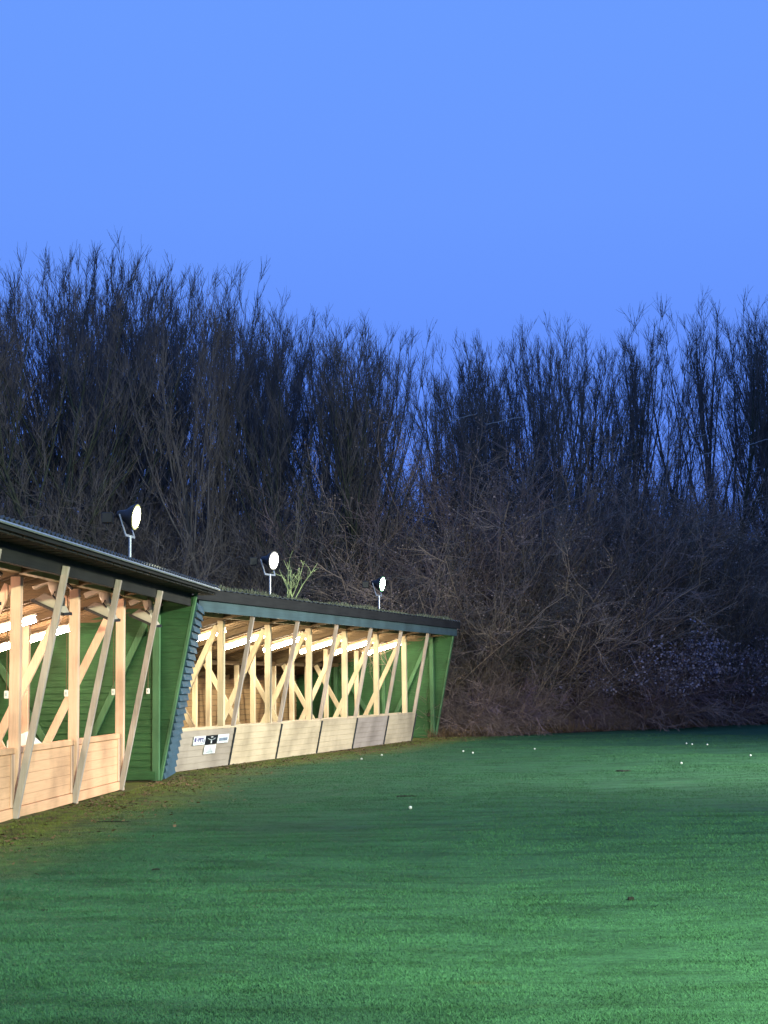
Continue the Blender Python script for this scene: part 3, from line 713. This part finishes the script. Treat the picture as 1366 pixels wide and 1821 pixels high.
# sapling on the roof
def sapling():
    r = empty('roof_sapling', (0,0,0)); rnd2 = random.Random(4); T = MB(); C = MB(); L = MB()
    for k in range(7):
        a = rnd2.uniform(-1.1,1.1); d = Vector((math.sin(a)*.6, rnd2.gauss(0,.25), 1)).normalized(); pts = limb(Vector((rnd2.gauss(0,.05),0,0)), d, rnd2.uniform(.5,.95), 5, rnd2, .35, .05)
        T.tube(pts, [.014,.012,.010,.008,.006,.003], 5)
        for j in range(6):
            p, dd = at_(pts, rnd2.uniform(.25,1)); e_ = limb(p, rot_about(dd, perp(dd,rnd2), R(rnd2.uniform(20,60))), rnd2.uniform(.12,.32), 3, rnd2, .4, .1); C.tube(e_, [.006,.005,.004,.003], 3, False)
            for g_ in range(1):
                c_ = e_[-1].lerp(e_[1], rnd2.random()); u_ = perp(Vector((0,0,1)),rnd2)*.012; v_ = perp(u_.normalized(),rnd2)*.025; n_ = len(L.v)
                L.v += [tuple(c_), tuple(c_+u_+v_*.5), tuple(c_+v_), tuple(c_-u_+v_*.5)]; L.f.append((n_,n_+1,n_+2,n_+3))
    T.build('stems', M['sapling'], r); C.build('twigs', M['sapling'], r); L.build('leaves', M['sapling'], r); return r
r = sapling(); r.location = wpt(shB, .6, 1.82*bB, roofz(.6,RB)+.24); tag(r, 'small green-lit sapling growing on the mossy roof beside the middle floodlight', 'sapling')

# pale cables sagging through the wood
def cable(pa_, pb_, label, Yd):
    W = MB(); pts = []
    for i in range(13):
        t = i/12; px = pa_[0]+(pb_[0]-pa_[0])*t; py = pa_[1]+(pb_[1]-pa_[1])*t+math.sin(t*7)*.5+math.sin(t*23)*.4
        X_ = (px-683)*Yd/2736; pts.append((X_, Yd, 1.6+(1216-.0122*(px-683)-py)*Yd/2736))
    W.tube(pts, .014, 5); tag(W.build('pale_branch', M['cable']), label, 'branch', 'pale broken branches across the wood')
cable((797,748),(852,733),'short pale branch lying across dark trees, leftmost of the pale ones', 52.0)
cable((868,752),(938,738),'longer pale branch lying across dark trees at the middle', 52.3)
cable((1210,782),(1262,771),'pale branch above the brown thicket, left of the kinked one', 56)
cable((1250,808),(1306,796),'pale branch just above the tan shrubs at the right', 56.4)
cable((1338,790),(1380,778),'pale branch at the right photo edge', 57)

# ------------------------------------------------------------------ golf balls, clods
def gpt(px, py):
    """ground point seen at a photo pixel: used only to read off plan positions"""
    v = co.matrix_world.to_3x3() @ Vector(((px-683)/2736, (910.5-py)/2736, -1)); t = -1.6/v.z; return Vector((v.x*t, v.y*t, 0))
W = MB()
def sphere(mb, r_, n=12, m_=8):
    mb._lathe(Vector((0,0,0)), Vector((0,0,1)), [(r_-r_*math.cos(math.pi*i/m_), max(.0008,r_*math.sin(math.pi*i/m_))) for i in range(m_+1)], n)
sphere(W, .0214); bo = W.build('golf_ball', M['ball'], smooth=True)
spots = [((730,1442),'white golf ball alone in the middle of the lawn'),((1212,1361),'white golf ball nearest the camera of those at the right'),((1221,1325),'white golf ball leftmost of the three in a row far right'),((1231,1326.5),'white golf ball middle of the three in a row far right'),((1258,1327),'white golf ball rightmost of the three in a row far right'),((1335,1347),'white golf ball closest to the right photo edge'),
 ((841,1342),'white golf ball right one of the pair past the shelter corner'),((824,1339),'white golf ball left one of the pair past the shelter corner'),((951,1335),'white golf ball alone below the bramble edge'),((679,1346),'white golf ball below the last cream panel'),((643,1353),'white golf ball below the lilac grey panel')]
for i, (p, lab) in enumerate(spots):
    o = bo if i == 0 else bo.copy()
    if i: col.objects.link(o)
    o.location = gpt(*p)+Vector((0,0,.02)); o.scale = (1.0,)*3; tag(o, lab, 'golf ball', 'golf balls on the lawn')
rr = random.Random(6)
for (p, sx, sy, lab) in [((112,1509),.30,.06,'dark muddy divot nearest the left photo edge'),((195,1464),.22,.05,'dark muddy divot below the last peach panel'),((277,1550),.035,.03,'small dark clod left of the lawn middle'),((79,1624),.045,.04,'small dark clod near the left photo edge'),((1121,1601),.022,.02,'small dark clod at the lower right of the lawn'),((1108,1372),.12,.10,'dark flat clod far out at the right'),((452,1620),.06,.03,'small dark clod at the lower middle of the lawn'),((320,1625),.06,.03,'small dark clod right of the left clod'),((720,1418),.14,.06,'dark divot above the lone ball')]:
    W = MB(); nr, na = 7, 22; ph = rr.uniform(0,9)
    W.v.append((0,0,.008))
    for i in range(1,nr+1):
        for k in range(na):
            a = 2*math.pi*k/na; q = i/nr*(1+.28*math.sin(a*3+ph)+.18*math.sin(a*7+2*ph)); W.v.append((math.cos(a)*q*sx, math.sin(a)*q*sy, -.02 if i == nr else rr.uniform(.0,.012)))
    W.f += [(0, 1+k, 1+(k+1)%na) for k in range(na)]
    for i in range(nr-1):
        for k in range(na): a = 1+i*na+k; b_ = 1+i*na+(k+1)%na; W.f.append((a, a+na, b_+na, b_))
    o = W.build('dirt_clod', M['soil']); o.location = gpt(*p)+Vector((0,0,.015)); tag(o, lab, 'dirt clod', 'dirt clods on the lawn')

# ------------------------------------------------------------------ render
scene.view_settings.view_transform = 'Standard'; scene.view_settings.look = 'None'; scene.view_settings.exposure = 0; scene.view_settings.gamma = 1
scene.render.engine = 'CYCLES'; scene.render.resolution_x = 768; scene.render.resolution_y = 1024
